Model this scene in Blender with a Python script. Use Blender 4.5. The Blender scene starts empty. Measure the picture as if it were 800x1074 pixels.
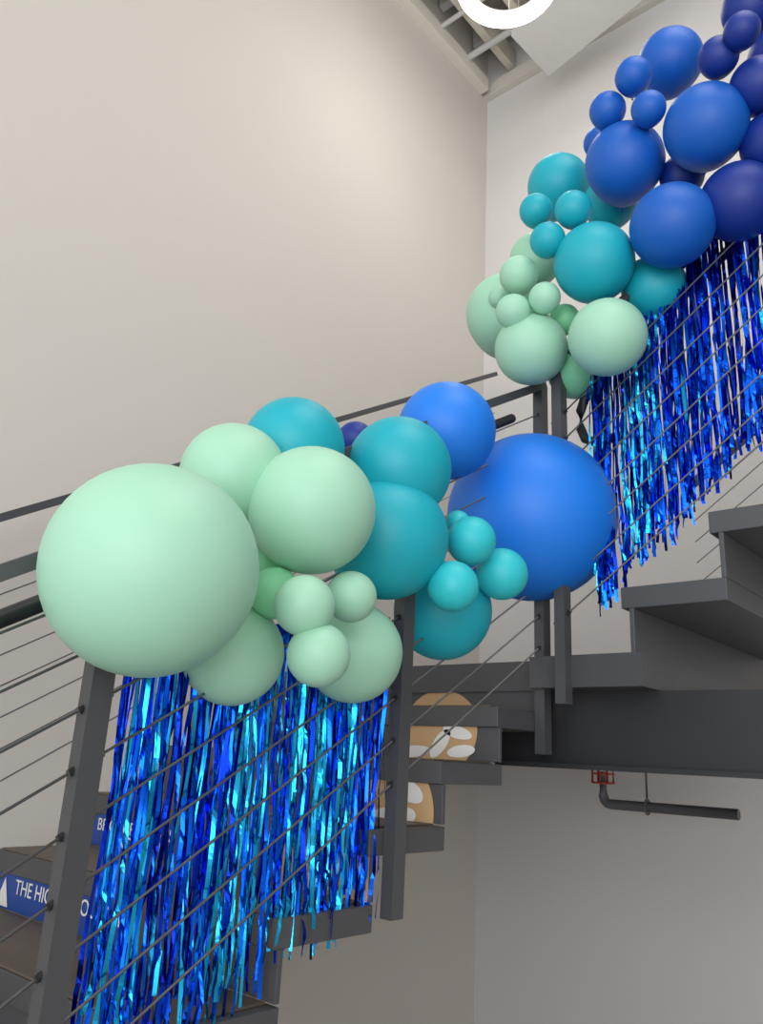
import bpy, bmesh, math, random
from mathutils import Vector, Matrix
random.seed(7)
scene=bpy.context.scene
# World axes: x = across the lower flight (towards the room), y = along the lower flight, z = up. Metres.
CZ=1.6
# ---------- camera
FPX,PIT,ROL,TH=833.47,0.3007,0.0536,0.7289   # focal length in px of an 800x1074 frame, pitch, roll, heading
def rotz(v):
    c,s=math.cos(TH),math.sin(TH); return Vector((v[0]*c-v[1]*s, v[0]*s+v[1]*c, v[2]))
_F=Vector((0,math.cos(PIT),math.sin(PIT)));_U=Vector((0,-math.sin(PIT),math.cos(PIT)));_R=Vector((1,0,0))
_c,_s=math.cos(ROL),math.sin(ROL)
F=rotz(_F);R=rotz(_c*_R+_s*_U);U=rotz(_c*_U-_s*_R)
cd=bpy.data.cameras.new("camera");cd.sensor_fit='VERTICAL';cd.sensor_height=24;cd.lens=FPX*24/1074
cam=bpy.data.objects.new("camera",cd);scene.collection.objects.link(cam)
cam.matrix_world=Matrix.Translation((0,0,CZ))@Matrix((R,U,-F)).transposed().to_4x4()
scene.camera=cam
# ---------- materials
def srgb(h):
    out=[]
    for v in h:
        v/=255; out.append(v/12.92 if v<=.04045 else ((v+.055)/1.055)**2.4)
    return (*out,1)
def mat(name,col,rough=.5,metal=0,noise=0,nscale=5,bump=0,bscale=60,sss=0,emit=0,spec=.5):
    m=bpy.data.materials.new(name);m.use_nodes=True;nt=m.node_tree;b=nt.nodes["Principled BSDF"]
    c=srgb(col);b.inputs["Base Color"].default_value=c
    b.inputs["Roughness"].default_value=rough;b.inputs["Metallic"].default_value=metal
    b.inputs["Specular IOR Level"].default_value=spec
    tc=nt.nodes.new("ShaderNodeTexCoord")
    if noise:
        n=nt.nodes.new("ShaderNodeTexNoise");n.inputs["Scale"].default_value=nscale;n.inputs["Detail"].default_value=4
        r=nt.nodes.new("ShaderNodeMixRGB");r.inputs[1].default_value=tuple(x*(1-noise) for x in c[:3])+(1,);r.inputs[2].default_value=tuple(min(1,x*(1+noise)) for x in c[:3])+(1,)
        nt.links.new(tc.outputs["Object"],n.inputs["Vector"]);nt.links.new(n.outputs["Fac"],r.inputs[0]);nt.links.new(r.outputs[0],b.inputs["Base Color"])
    if bump:
        n=nt.nodes.new("ShaderNodeTexNoise");n.inputs["Scale"].default_value=bscale
        bp=nt.nodes.new("ShaderNodeBump");bp.inputs["Strength"].default_value=bump;bp.inputs["Distance"].default_value=.01
        nt.links.new(tc.outputs["Object"],n.inputs["Vector"]);nt.links.new(n.outputs["Fac"],bp.inputs["Height"]);nt.links.new(bp.outputs[0],b.inputs["Normal"])
    if sss:
        b.inputs["Subsurface Weight"].default_value=sss;b.inputs["Subsurface Radius"].default_value=(.05,.05,.05);b.inputs["Subsurface Scale"].default_value=1
    if emit:
        b.inputs["Emission Color"].default_value=(1,.97,.92,1);b.inputs["Emission Strength"].default_value=emit
    return m
M_wall=mat("wall_paint",(212,206,198),.75,noise=.015,nscale=1.2,bump=.05,bscale=120)
M_wallb=mat("wall_paint_back",(215,212,209),.75,noise=.015,nscale=1.2,bump=.05,bscale=120)
M_floor=mat("concrete_floor",(182,178,173),.5,noise=.1,nscale=3)
M_ceil=mat("ceiling_paint",(165,160,152),.8,noise=.05)
M_steel=mat("painted_steel",(74,75,78),.45,noise=.05,nscale=8,bump=.03,bscale=200)
M_steel2=mat("dark_steel",(42,43,46),.5,noise=.05)
M_tread=mat("tread_surface",(92,82,72),.6,noise=.2,nscale=20)
M_cable=mat("steel_cable",(120,120,122),.35,metal=.8)
M_tan=mat("mural_tan",(200,164,120),.6,noise=.03)
M_white=mat("mural_white",(232,230,226),.6)
M_sign=mat("sign_blue",(32,70,150),.5)
M_panel=mat("acoustic_panel",(196,195,192),.8,noise=.05,nscale=30)
M_trim=mat("trim_paint",(222,216,206),.7)
M_wood=mat("ceiling_joist",(205,198,184),.7,noise=.15,nscale=12)
M_glow=mat("lamp_diffuser",(255,250,240),.5,emit=7)
M_red=mat("red_wire",(190,60,45),.4)
M_pipe=mat("pipe_grey",(96,96,100),.5)
M_mint=mat("latex_mint",(165,216,188),.48,sss=.15,bump=.02,bscale=30)
M_mint2=mat("latex_green_mint",(136,214,166),.48,sss=.15)
M_teal=mat("latex_teal",(18,172,190),.48,sss=.1)
M_cyan=mat("latex_cyan",(46,198,208),.48,sss=.1)
M_blue=mat("latex_blue",(26,128,236),.48,sss=.1)
M_royal=mat("latex_royal",(12,94,190),.48,sss=.1)
M_navy=mat("latex_navy",(10,46,138),.48,sss=.05)
M_foil=[mat("foil_royal",(18,96,238),.18,metal=1),mat("foil_cyan",(40,180,235),.18,metal=1),mat("foil_deep",(12,44,165),.2,metal=1)]
# ---------- builders
def link(ob,parent=None):
    scene.collection.objects.link(ob)
    if parent: ob.parent=parent
    return ob
def empty(name):
    e=bpy.data.objects.new(name,None);e.empty_display_size=.1;return link(e)
def mesh_ob(name,bm,mats,parent=None,bev=0):
    me=bpy.data.meshes.new(name);bm.to_mesh(me);bm.free()
    for m in (mats if isinstance(mats,(list,tuple)) else [mats]): me.materials.append(m)
    ob=link(bpy.data.objects.new(name,me),parent)
    if bev:
        md=ob.modifiers.new("bevel","BEVEL");md.width=bev;md.segments=2;md.limit_method='ANGLE'
    return ob
def bbox(bm,a,b,mi=0):
    x0,y0,z0=a;x1,y1,z1=b
    v=[bm.verts.new(p) for p in [(x0,y0,z0),(x1,y0,z0),(x1,y1,z0),(x0,y1,z0),(x0,y0,z1),(x1,y0,z1),(x1,y1,z1),(x0,y1,z1)]]
    for f in [(0,3,2,1),(4,5,6,7),(0,1,5,4),(1,2,6,5),(2,3,7,6),(3,0,4,7)]:
        bm.faces.new([v[i] for i in f]).material_index=mi
def box(name,a,b,m,parent=None,bev=.003):
    bm=bmesh.new();bbox(bm,a,b);return mesh_ob(name,bm,m,parent,bev)
def bar(bm,p,q,w,h,mi=0):
    p=Vector(p);q=Vector(q);d=(q-p).normalized();s=d.cross(Vector((0,0,1)))
    if s.length<1e-3:s=Vector((1,0,0))
    s.normalize();u=s.cross(d).normalized()
    vs=[]
    for e in (p,q):
        for a,b in ((-1,-1),(1,-1),(1,1),(-1,1)): vs.append(bm.verts.new(e+s*(a*w/2)+u*(b*h/2)))
    for f in [(0,1,2,3),(7,6,5,4),(0,4,5,1),(1,5,6,2),(2,6,7,3),(3,7,4,0)]:
        bm.faces.new([vs[i] for i in f]).material_index=mi
def tube(bm,pts,r,n=8,mi=0,closed=False):
    pts=[Vector(p) for p in pts];rings=[]
    N=len(pts)
    for i,p in enumerate(pts):
        a=pts[i-1] if (i>0 or closed) else p; b=pts[(i+1)%N] if (i<N-1 or closed) else p
        d=(b-a).normalized();s=d.cross(Vector((0,0,1)))
        if s.length<1e-3:s=Vector((1,0,0))
        s.normalize();u=s.cross(d)
        rings.append([bm.verts.new(p+s*(r*math.cos(2*math.pi*k/n))+u*(r*math.sin(2*math.pi*k/n))) for k in range(n)])
    for i in range(N if closed else N-1):
        A=rings[i];B=rings[(i+1)%N]
        for k in range(n):
            f=bm.faces.new([A[k],A[(k+1)%n],B[(k+1)%n],B[k]]);f.material_index=mi;f.smooth=True
    if not closed:
        bm.faces.new(rings[0]).material_index=mi;bm.faces.new(rings[-1][::-1]).material_index=mi
# ---------- room
WX=-2.95;WY=4.33;TOP=CZ+5.15
box("floor",(WX-.15,-4,-.1),(5,WY+.15,0),M_floor,bev=0)
box("wall_left",(WX-.15,-4,0),(WX,WY+.15,TOP+.6),M_wall,bev=0)
box("wall_back",(WX,WY,0),(5,WY+.15,TOP+.6),M_wallb,bev=0)
box("wall_right",(5,-4,0),(5.15,WY+.15,TOP+.6),M_wallb,bev=0)
box("ceiling",(WX-.15,-4,TOP+.6),(5.15,WY+.15,TOP+.7),M_ceil,bev=0)
# ---------- staircase
Wn,Wf=-1.369,-2.70
RUN,RISE=.28,.168
S=empty("staircase")
Y2,Z2=2.138,CZ+.0078
bm=bmesh.new()
for k in range(1,12):
    yb=Y2-(k-2)*RUN; zt=Z2-(k-2)*RISE
    if zt<.05: break
    bbox(bm,(Wf,yb-RUN-.025,zt-.066),(Wn,yb,zt-.006))
    bbox(bm,(Wf+.03,yb-RUN-.02,zt-.006),(Wn-.03,yb-.012,zt),1)
    bbox(bm,(Wf,yb-.014,zt),(Wn,yb,zt+RISE-.066))
mesh_ob("lower_flight",bm,[M_steel,M_tread],S,.002)
ZL=CZ+.344;YU=2.3;RU=.2
X1=-1.02
bm=bmesh.new()
bbox(bm,(WX+.02,Y2+RUN-.025,ZL-.1),(Wn,WY-.01,ZL))
bbox(bm,(Wn,YU,ZL-.1),(X1+.03,WY-.01,ZL))
mesh_ob("landing_slab",bm,[M_steel,M_steel2],S)
bm=bmesh.new();bbox(bm,(-1.565,2.44,CZ+.0),(4.9,2.54,ZL-.1));bbox(bm,(-1.565,2.40,CZ),(4.9,2.44,CZ+.015));mesh_ob("landing_beam",bm,M_steel2,S)
bm=bmesh.new()
for i in range(1,12):
    x=X1+RUN*(i-1);z=ZL+RU*i
    bbox(bm,(x-.025,YU,z-.066),(x+RUN+.012,YU+1.3,z))
    bbox(bm,(x,YU,z-RU),(x+.014,YU+1.3,z-.066))
mesh_ob("upper_flight",bm,M_steel,S,.002)
box("upper_landing",(X1+RUN*11,YU,ZL+RU*12-.15),(4.99,WY-.01,ZL+RU*12),M_steel,S)
# ---------- railings
nos=lambda y:CZ+.0078+.6*(y-1.83)
G=empty("cable_railing")
G.parent=S
def cable_rail(name,f,p0,p1,posts,ztop,cables):
    bm=bmesh.new()
    a=f(p0);b=f(p1);up=Vector((0,0,1))
    bar(bm,a+up*ztop,b+up*ztop,.042,.028)
    for t,zb in posts:
        q=f(t)
        bbox(bm,(q.x-.018,q.y-.022,q.z-zb),(q.x+.018,q.y+.022,q.z+ztop))
        for h in cables:
            tube(bm,[q+up*h+(b-a).normalized()*-.035,q+up*h+(b-a).normalized()*.035],.007,8,1)
    for h in cables: tube(bm,[a+up*h,b+up*h],.0028,6,1)
    return mesh_ob(name,bm,[M_steel,M_cable],G)
cab=[.07+.105*i for i in range(9)]
cable_rail("near_lower_rail",lambda y:Vector((Wn+.02,y,nos(y))),-.3,2.36,[(-.09,.3),(.768,.3),(1.625,.25),(2.35,.28)],1.02,cab)
cable_rail("wall_side_rail",lambda y:Vector((Wf,y,nos(y))),-.5,4.1,[(.25,.2),(2.0,.2)],1.155,[.1+.11*i for i in range(9)])
nosU=lambda x:ZL+RU+RU/RUN*(x-X1)
cable_rail("near_upper_rail",lambda x:Vector((x,YU-.02,nosU(x))),-1.235,2.0,[(-1.235,.2),(.0,.25),(1.1,.25)],.95,[.07+.1*i for i in range(8)])
cable_rail("far_upper_rail",lambda x:Vector((x,YU+1.32,nosU(x))),-1.27,2.0,[(.45,.25),(1.3,.25)],.95,[.07+.1*i for i in range(8)])
bm=bmesh.new()
tube(bm,[Vector((Wn-.07,y,nos(y)+.925)) for y in (-.3,2.3)],.017,12)
tube(bm,[Vector((Wf+.08,y,nos(y)+.95)) for y in (-.4,2.3)]+[Vector((Wf+.08,2.6,nos(2.3)+.97))],.019,12)
xs=-1.14;yh=YU+.09
tube(bm,[Vector((2.0,yh,nosU(2.0)+.86)),Vector((xs+.05,yh,nosU(xs+.05)+.86)),Vector((xs-.02,yh,nosU(xs)+.83)),Vector((xs-.055,yh,nosU(xs)+.80)),Vector((xs-.07,yh,nosU(xs)+.76)),Vector((xs-.07,yh,nosU(xs)+.69)),Vector((xs-.055,yh,nosU(xs)+.65)),Vector((xs-.02,yh,nosU(xs)+.63)),Vector((xs+.1,yh,nosU(xs)+.63))],.017,12)
mesh_ob("handrails",bm,M_steel2,G)
# ---------- mural + signs on risers
MU=empty("riser_mural");MU.parent=S
def ell_strip(bm,y,cx,cz,rx,rz,zlo,zhi,mi,off,sh=0):
    n=24;lo=max(zlo,cz-rz);hi=min(zhi,cz+rz)
    if hi<=lo:return
    prev=None
    for i in range(n+1):
        z=lo+(hi-lo)*i/n;h=rx*math.sqrt(max(0,1-((z-cz)/rz)**2));c=cx+sh*(z-cz)
        a=bm.verts.new((min(c-h,Wn-.006),y-off,z));b=bm.verts.new((min(c+h,Wn-.004),y-off,z))
        if prev: bm.faces.new([prev[0],prev[1],b,a]).material_index=mi
        prev=(a,b)
bm=bmesh.new()
mural={1:(-1.80,1.713,.17,.14,[]),
 2:(-1.619,1.699,.17,.14,[(-1.706,1.628,.07,.02,1.5),(-1.590,1.656,.03,.045,.6),(-1.524,1.692,.05,.022,-1.2),(-1.508,1.635,.05,.02,.8)]),
 3:(-1.556,1.461,.16,.16,[(-1.490,1.521,.05,.035,-.8),(-1.591,1.438,.05,.03,1),(-1.486,1.454,.03,.02,0)]),
 4:(-1.507,1.311,.2,.2,[(-1.493,1.345,.05,.04,1),(-1.556,1.294,.05,.02,-1)])}
for k,(cx,cz,rx,rz,lv) in mural.items():
    y=Y2-(k-2)*RUN-.014;zt=Z2-(k-2)*RISE
    ell_strip(bm,y,cx,cz,rx,rz,zt,zt+RISE-.066,0,.002)
    for a,b,ex,ez,sh in lv: ell_strip(bm,y,a,b,ex,ez,zt,zt+RISE-.066,1,.004,sh)
mesh_ob("mural_shapes",bm,[M_tan,M_white],MU)
def sign(k,x0,x1,lines,tri=None):
    y=Y2-(k-2)*RUN-.014;zt=Z2-(k-2)*RISE
    box("sign_board",(x0,y-.004,zt+.004),(x1,y-.0005,zt+RISE-.068),M_sign,MU,bev=0)
    for j,(txt,xx,sz) in enumerate(lines):
        cu=bpy.data.curves.new("sign_text","FONT");cu.body=txt;cu.size=sz;cu.extrude=.0005;cu.materials.append(M_white)
        t=bpy.data.objects.new("sign_text",cu);t.location=(xx,y-.006,zt+RISE-.072-.044*(j+1));t.rotation_euler=(math.pi/2,0,0);link(t,MU)
    if tri:
        bm=bmesh.new();bm.faces.new([bm.verts.new((tri-.05,y-.006,zt+.01)),bm.verts.new((tri+.03,y-.006,zt+.01)),bm.verts.new((tri-.01,y-.006,zt+.09))]);mesh_ob("sign_triangle",bm,M_white,MU)
sign(4,-2.66,-1.9,[("BE COURAGEOUS",-2.6,.054),("AND BRAVE",-2.5,.054)])
sign(5,-2.66,-1.9,[("THE HIGHER YOU CLIMB",-2.54,.058)],-2.6)
# ---------- pipe with caged sprinkler
P=empty("sprinkler_pipe")
a=Vector((-1.757,3.6,1.456))
bm=bmesh.new()
e=a+Vector((0,0,.1))
tube(bm,[e,a+Vector((0,0,.035)),a+Vector((.006,0,.015)),a+Vector((.018,0,.003)),a+Vector((.04,0,0)),Vector((-1.162,3.6,1.456))],.022,12)
hg=Vector((-1.55,3.6,1.456))
tube(bm,[hg,Vector((hg.x,hg.y,ZL-.1))],.005,8)
tube(bm,[hg+Vector((0,.03*math.cos(t),.03*math.sin(t))) for t in [i*math.pi/8 for i in range(16)]],.005,6,closed=True)
tube(bm,[e,e+Vector((0,0,.04))],.012,8)
mesh_ob("pipe_run",bm,M_pipe,P)
bm=bmesh.new()
for h in (0,.04,.08):
    tube(bm,[e+Vector((.05*math.cos(t),.05*math.sin(t),h-.01)) for t in [i*math.pi/8 for i in range(16)]],.004,5,closed=True)
for i in range(8):
    t=i*math.pi/4;tube(bm,[e+Vector((.05*math.cos(t),.05*math.sin(t),-.01)),e+Vector((.05*math.cos(t),.05*math.sin(t),.07)),e+Vector((0,0,.1))],.004,5)
mesh_ob("sprinkler_cage",bm,M_red,P)
# ---------- ceiling structure
C=empty("ceiling_joists")
for i in range(16):
    x=WX+.22+i*.3
    box("joist_%d"%i,(x,-2,TOP+.16),(x+.06,WY-.02,TOP+.34),M_wood,C)
for i in range(9):
    y=WY-.25-i*.45
    box("purlin_%d"%i,(WX+.02,y,TOP+.36),(3,y+.06,TOP+.52),M_panel,C)
bm=bmesh.new()
for y,r in ((3.95,.025),(3.6,.018),(3.2,.03)): tube(bm,[Vector((WX+.02,y,TOP+.10)),Vector((3,y,TOP+.10))],r,10)
mesh_ob("conduit",bm,M_panel,C)
box("trim_1",(WX,WY-.06,TOP),(3,WY,TOP+.12),M_wall)
box("trim_2",(WX,-2,TOP),(WX+.08,WY-.1,TOP+.12),M_trim)
q=[Vector(v) for v in [(-2.193,3.973,6.25),(-2.225,3.535,6.25),(-1.383,3.25,6.25),(-1.437,3.821,6.25)]]
bm=bmesh.new();vb=[bm.verts.new(v) for v in q];vt=[bm.verts.new(v+Vector((0,0,.05))) for v in q]
bm.faces.new(vb);bm.faces.new(vt[::-1])
for i in range(4): bm.faces.new([vb[i],vt[i],vt[(i+1)%4],vb[(i+1)%4]])
cen=sum((v.co for v in vt),Vector())/4
for i in range(4):
    p=vt[i].co.lerp(cen,.12);tube(bm,[p,Vector((p.x,p.y,TOP+.6))],.003,5)
bmesh.ops.recalc_face_normals(bm,faces=bm.faces)
AP=empty("acoustic_ceiling_panel");mesh_ob("panel",bm,M_panel,AP)
lc=Vector((-1.867,2.924,5.85))
L=empty("ring_pendant_lamp")
bm=bmesh.new()
def ann(c,r0,r1,z,mi,n=64):
    A=[bm.verts.new((c.x+r0*math.cos(2*math.pi*i/n),c.y+r0*math.sin(2*math.pi*i/n),z)) for i in range(n)]
    B=[bm.verts.new((c.x+r1*math.cos(2*math.pi*i/n),c.y+r1*math.sin(2*math.pi*i/n),z)) for i in range(n)]
    for i in range(n): bm.faces.new([A[i],A[(i+1)%n],B[(i+1)%n],B[i]]).material_index=mi
    return A,B
Rl=.29
A,B=ann(lc,Rl*.72,Rl,lc.z,0)
A2,B2=ann(lc,Rl*.72,Rl,lc.z+.05,1)
for i in range(64):
    j=(i+1)%64
    bm.faces.new([B[i],B[j],B2[j],B2[i]]).material_index=0
    bm.faces.new([A[i],A[j],A2[j],A2[i]]).material_index=1
for k in range(3):
    t=k*2.094;p=lc+Vector((Rl*.8*math.cos(t),Rl*.8*math.sin(t),.05));tube(bm,[p,Vector((p.x,p.y,TOP+.6))],.003,5,1)
bmesh.ops.recalc_face_normals(bm,faces=bm.faces)
mesh_ob("lamp_ring",bm,[M_glow,M_panel],L)
# ---------- balloons
def balloon_mesh(name,m):
    bm=bmesh.new();n=40;seg=48;prof=[]
    for i in range(1,n):
        a=math.pi*i/n; r=math.sin(a); z=math.cos(a)
        if z<0: z*=1+.10*(-z)**3; r*=1-.05*(-z)**2
        prof.append((r,z))
    prof+= [(.045,-1.11),(.03,-1.14),(.045,-1.17),(.06,-1.22)]
    top=bm.verts.new((0,0,1));rings=[[bm.verts.new((r*math.cos(2*math.pi*k/seg),r*math.sin(2*math.pi*k/seg),z)) for k in range(seg)] for r,z in prof]
    for k in range(seg): bm.faces.new([top,rings[0][k],rings[0][(k+1)%seg]])
    for i in range(len(rings)-1):
        for k in range(seg): bm.faces.new([rings[i][k],rings[i+1][k],rings[i+1][(k+1)%seg],rings[i][(k+1)%seg]])
    me=bpy.data.meshes.new(name);bm.to_mesh(me);bm.free();me.materials.append(m)
    for p in me.polygons:p.use_smooth=True
    return me
BM={k:balloon_mesh("balloon_"+k,m) for k,m in dict(m=M_mint,g=M_mint2,t=M_teal,c=M_cyan,b=M_blue,r=M_royal,n=M_navy).items()}
OUT=Vector((.636,-.712,-.296))   # direction from the railing out into the room
def garland(name,items,core):
    g=empty(name)
    for x,y,z,rad,k in items:
        P=Vector((x,y,z));o=bpy.data.objects.new("balloon",BM[k]);link(o,g)
        d=P-core(P)
        if d.length<.03:d=OUT.copy()
        d=(d.normalized()*.6+OUT*.5).normalized()      # knot points into the garland
        o.rotation_euler=d.to_track_quat('Z','Y').to_euler()
        o.location=P;o.scale=(rad,rad,rad)
    return g
low=[(-1.210,.758,1.897,.187,'m'),(-1.349,1.016,2.177,.118,'m'),(-1.209,1.127,2.106,.139,'m'),(-1.349,1.183,2.301,.122,'t'),
(-1.270,1.480,2.324,.138,'t'),(-1.285,1.463,2.136,.157,'t'),(-1.366,1.809,2.572,.151,'b'),(-1.349,2.282,2.418,.288,'b'),
(-1.511,1.561,2.489,.056,'n'),(-1.361,1.809,2.015,.141,'t'),(-1.182,1.689,2.168,.066,'c'),(-1.157,1.578,2.020,.064,'c'),
(-1.173,1.825,2.104,.072,'c'),(-1.236,1.701,2.230,.034,'c'),(-1.349,1.065,1.796,.108,'m'),(-1.314,1.396,1.840,.119,'m'),
(-1.131,1.055,1.878,.060,'m'),(-1.172,1.228,1.931,.056,'m'),(-1.117,1.090,1.786,.062,'m'),(-1.259,1.087,1.921,.055,'g'),(-1.349,1.148,2.011,.050,'g')]
garland("balloon_garland",low,lambda P:Vector((Wn,P.y,nos(P.y)+1.0)))
up=[(-1.476,2.325,3.273,.160,'m'),(-1.281,2.172,2.991,.126,'m'),(-.988,2.149,2.928,.124,'m'),(-1.207,2.349,2.956,.097,'g'),
(-1.348,2.326,3.470,.102,'m'),(-1.287,2.100,3.251,.068,'m'),(-1.285,2.061,3.086,.060,'m'),(-1.182,2.094,3.117,.054,'m'),
(-1.415,2.176,3.249,.041,'m'),(-1.192,2.250,3.115,.054,'g'),(-1.245,2.325,3.758,.120,'t'),(-1.027,2.153,3.224,.133,'t'),
(-1.040,2.330,3.587,.097,'t'),(-.899,2.336,3.175,.107,'t'),(-1.217,2.102,3.491,.059,'t'),(-1.062,2.080,3.408,.062,'t'),
(-1.149,2.060,3.313,.060,'t'),(-.912,2.170,3.583,.132,'r'),(-.764,2.164,3.258,.131,'r'),(-.762,2.250,3.990,.111,'r'),
(-.633,2.147,3.558,.129,'r'),(-.820,2.055,3.804,.060,'r'),(-.926,2.081,3.745,.061,'r'),(-.774,2.050,3.638,.055,'r'),
(-1.039,2.250,3.794,.056,'r'),(-.583,2.250,3.316,.121,'n'),(-.559,2.082,3.734,.061,'n'),(-.474,2.162,3.633,.085,'n'),
(-.496,2.250,4.037,.087,'n'),(-.474,2.037,3.741,.053,'n'),(-.471,2.250,3.480,.096,'n'),(-.766,2.293,3.535,.073,'n'),(-.433,2.339,3.869,.106,'n')]
garland("balloon_garland",up,lambda P:Vector((P.x,YU,nosU(P.x)+.95)))
# ---------- foil fringe
def fringe(name,ax,plane,pts,topf,step=.003,width=.0085,colf=None):
    bm=bmesh.new();lo=pts[0][0];hi=pts[-1][0]
    def bot(u):
        for (a,za),(b,zb) in zip(pts,pts[1:]):
            if a<=u<=b: return za+(zb-za)*(u-a)/(b-a)
        return pts[-1][1]
    u=lo
    while u<hi:
        uu=u+random.uniform(-.004,.004);zt=topf(uu);zb=bot(uu)+random.uniform(-.05,.06)
        n=max(6,int((zt-zb)/.012));off=random.uniform(-.02,.02)
        ph=random.uniform(0,6.28);tw=random.uniform(-.8,.8);am=random.uniform(.2,.8);fr=random.uniform(6,16)
        sw=random.uniform(-.02,.02);w=width*random.uniform(.55,1.2);mi=colf(uu,random.random());kink=0;kt=0;jj=0
        prev=None
        for i in range(n+1):
            t=i/n;z=zt+(zb-zt)*t
            if random.random()<.10+.15*t: kt=random.uniform(-1,1)*(.4+.6*t);jj=random.uniform(-.25,.25)
            kink+= (kt-kink)*.45
            ang=ph*.12+tw+am*math.sin(fr*z+ph)+kink*.75+jj
            a=uu+sw*t*t+.003*math.sin(9*z+ph)+.004*kink*t;b=off+.006*math.sin(14*z+ph*2)+.007*kink
            dx=math.cos(ang)*w/2;dy=math.sin(ang)*w/2
            if ax==0: p1=(plane+b-dy,a-dx,z);p2=(plane+b+dy,a+dx,z)
            else: p1=(a-dx,plane+b-dy,z);p2=(a+dx,plane+b+dy,z)
            v1=bm.verts.new(p1);v2=bm.verts.new(p2)
            if prev: bm.faces.new([prev[0],prev[1],v2,v1]).material_index=mi
            prev=(v1,v2)
        u+=step*random.uniform(.4,1.6)+(.013 if random.random()<.03 else 0)
    e=[Vector((plane,a,topf(a))) if ax==0 else Vector((a,plane,topf(a))) for a in (lo,hi)]
    bar(bm,e[0],e[1],.03,.03,2)
    return mesh_ob(name,bm,M_foil)
lowpts=[(.85,1.10),(.983,1.11),(1.098,1.118),(1.229,1.150),(1.253,1.205),(1.450,1.225),(1.598,1.280)]
def lcol(u,r):
    t=(u-.875)/.723
    if t<.3: return 0 if r<.62 else (2 if r<.84 else 1)
    if t<.85: return 1 if r<.62 else (0 if r<.87 else 2)
    return 0 if r<.6 else (2 if r<.82 else 1)
fringe("foil_fringe_curtain",0,Wn-.02,lowpts,lambda u:1.793+.138*(u-.841)/.682,colf=lcol)
uppts=[(-1.142,2.30),(-1.114,2.084),(-1.043,2.200),(-1.019,2.243),(-.930,2.293),(-.833,2.339),(-.811,2.411),(-.733,2.442),(-.670,2.536),(-.601,2.565),(-.491,2.643),(-.2,2.85)]
fringe("foil_fringe_curtain",1,YU+.03,uppts,lambda u:nosU(u)+.93,colf=lambda u,r:(1 if r<.3 and u<-.90 else 0) if r<.6 else (2 if r<.90 else 1),step=.0032,width=.010)
# ---------- lights
def area(name,loc,rot,sx,sy,e,col=(1,1,1)):
    l=bpy.data.lights.new(name,'AREA');l.shape='RECTANGLE';l.size=sx;l.size_y=sy;l.energy=e;l.color=col
    o=bpy.data.objects.new(name,l);o.location=loc;o.rotation_euler=rot;link(o);return o
area("overhead_fill",(.9,1.0,TOP+.1),(0,0,0),3.0,3.0,112,(1,.98,.95))  # added soft fill from above; no fixture stands for it
area("fill_behind_camera",(2.5,-3.4,2.3),(math.radians(86),0,math.radians(25)),4.5,3.5,150,(.965,.98,1))  # fill light added at the room's open side, no window there
pl_=bpy.data.lights.new("lamp_bulb",'POINT');pl_.energy=18;pl_.shadow_soft_size=.25;pl_.color=(1,.98,.94)
o=bpy.data.objects.new("lamp_bulb",pl_);o.location=lc-Vector((0,0,.3));link(o,L)
w=bpy.data.worlds.new("world");scene.world=w;w.use_nodes=True
w.node_tree.nodes["Background"].inputs[0].default_value=(.96,.975,1,1);w.node_tree.nodes["Background"].inputs[1].default_value=1.5
scene.view_settings.view_transform='Standard'
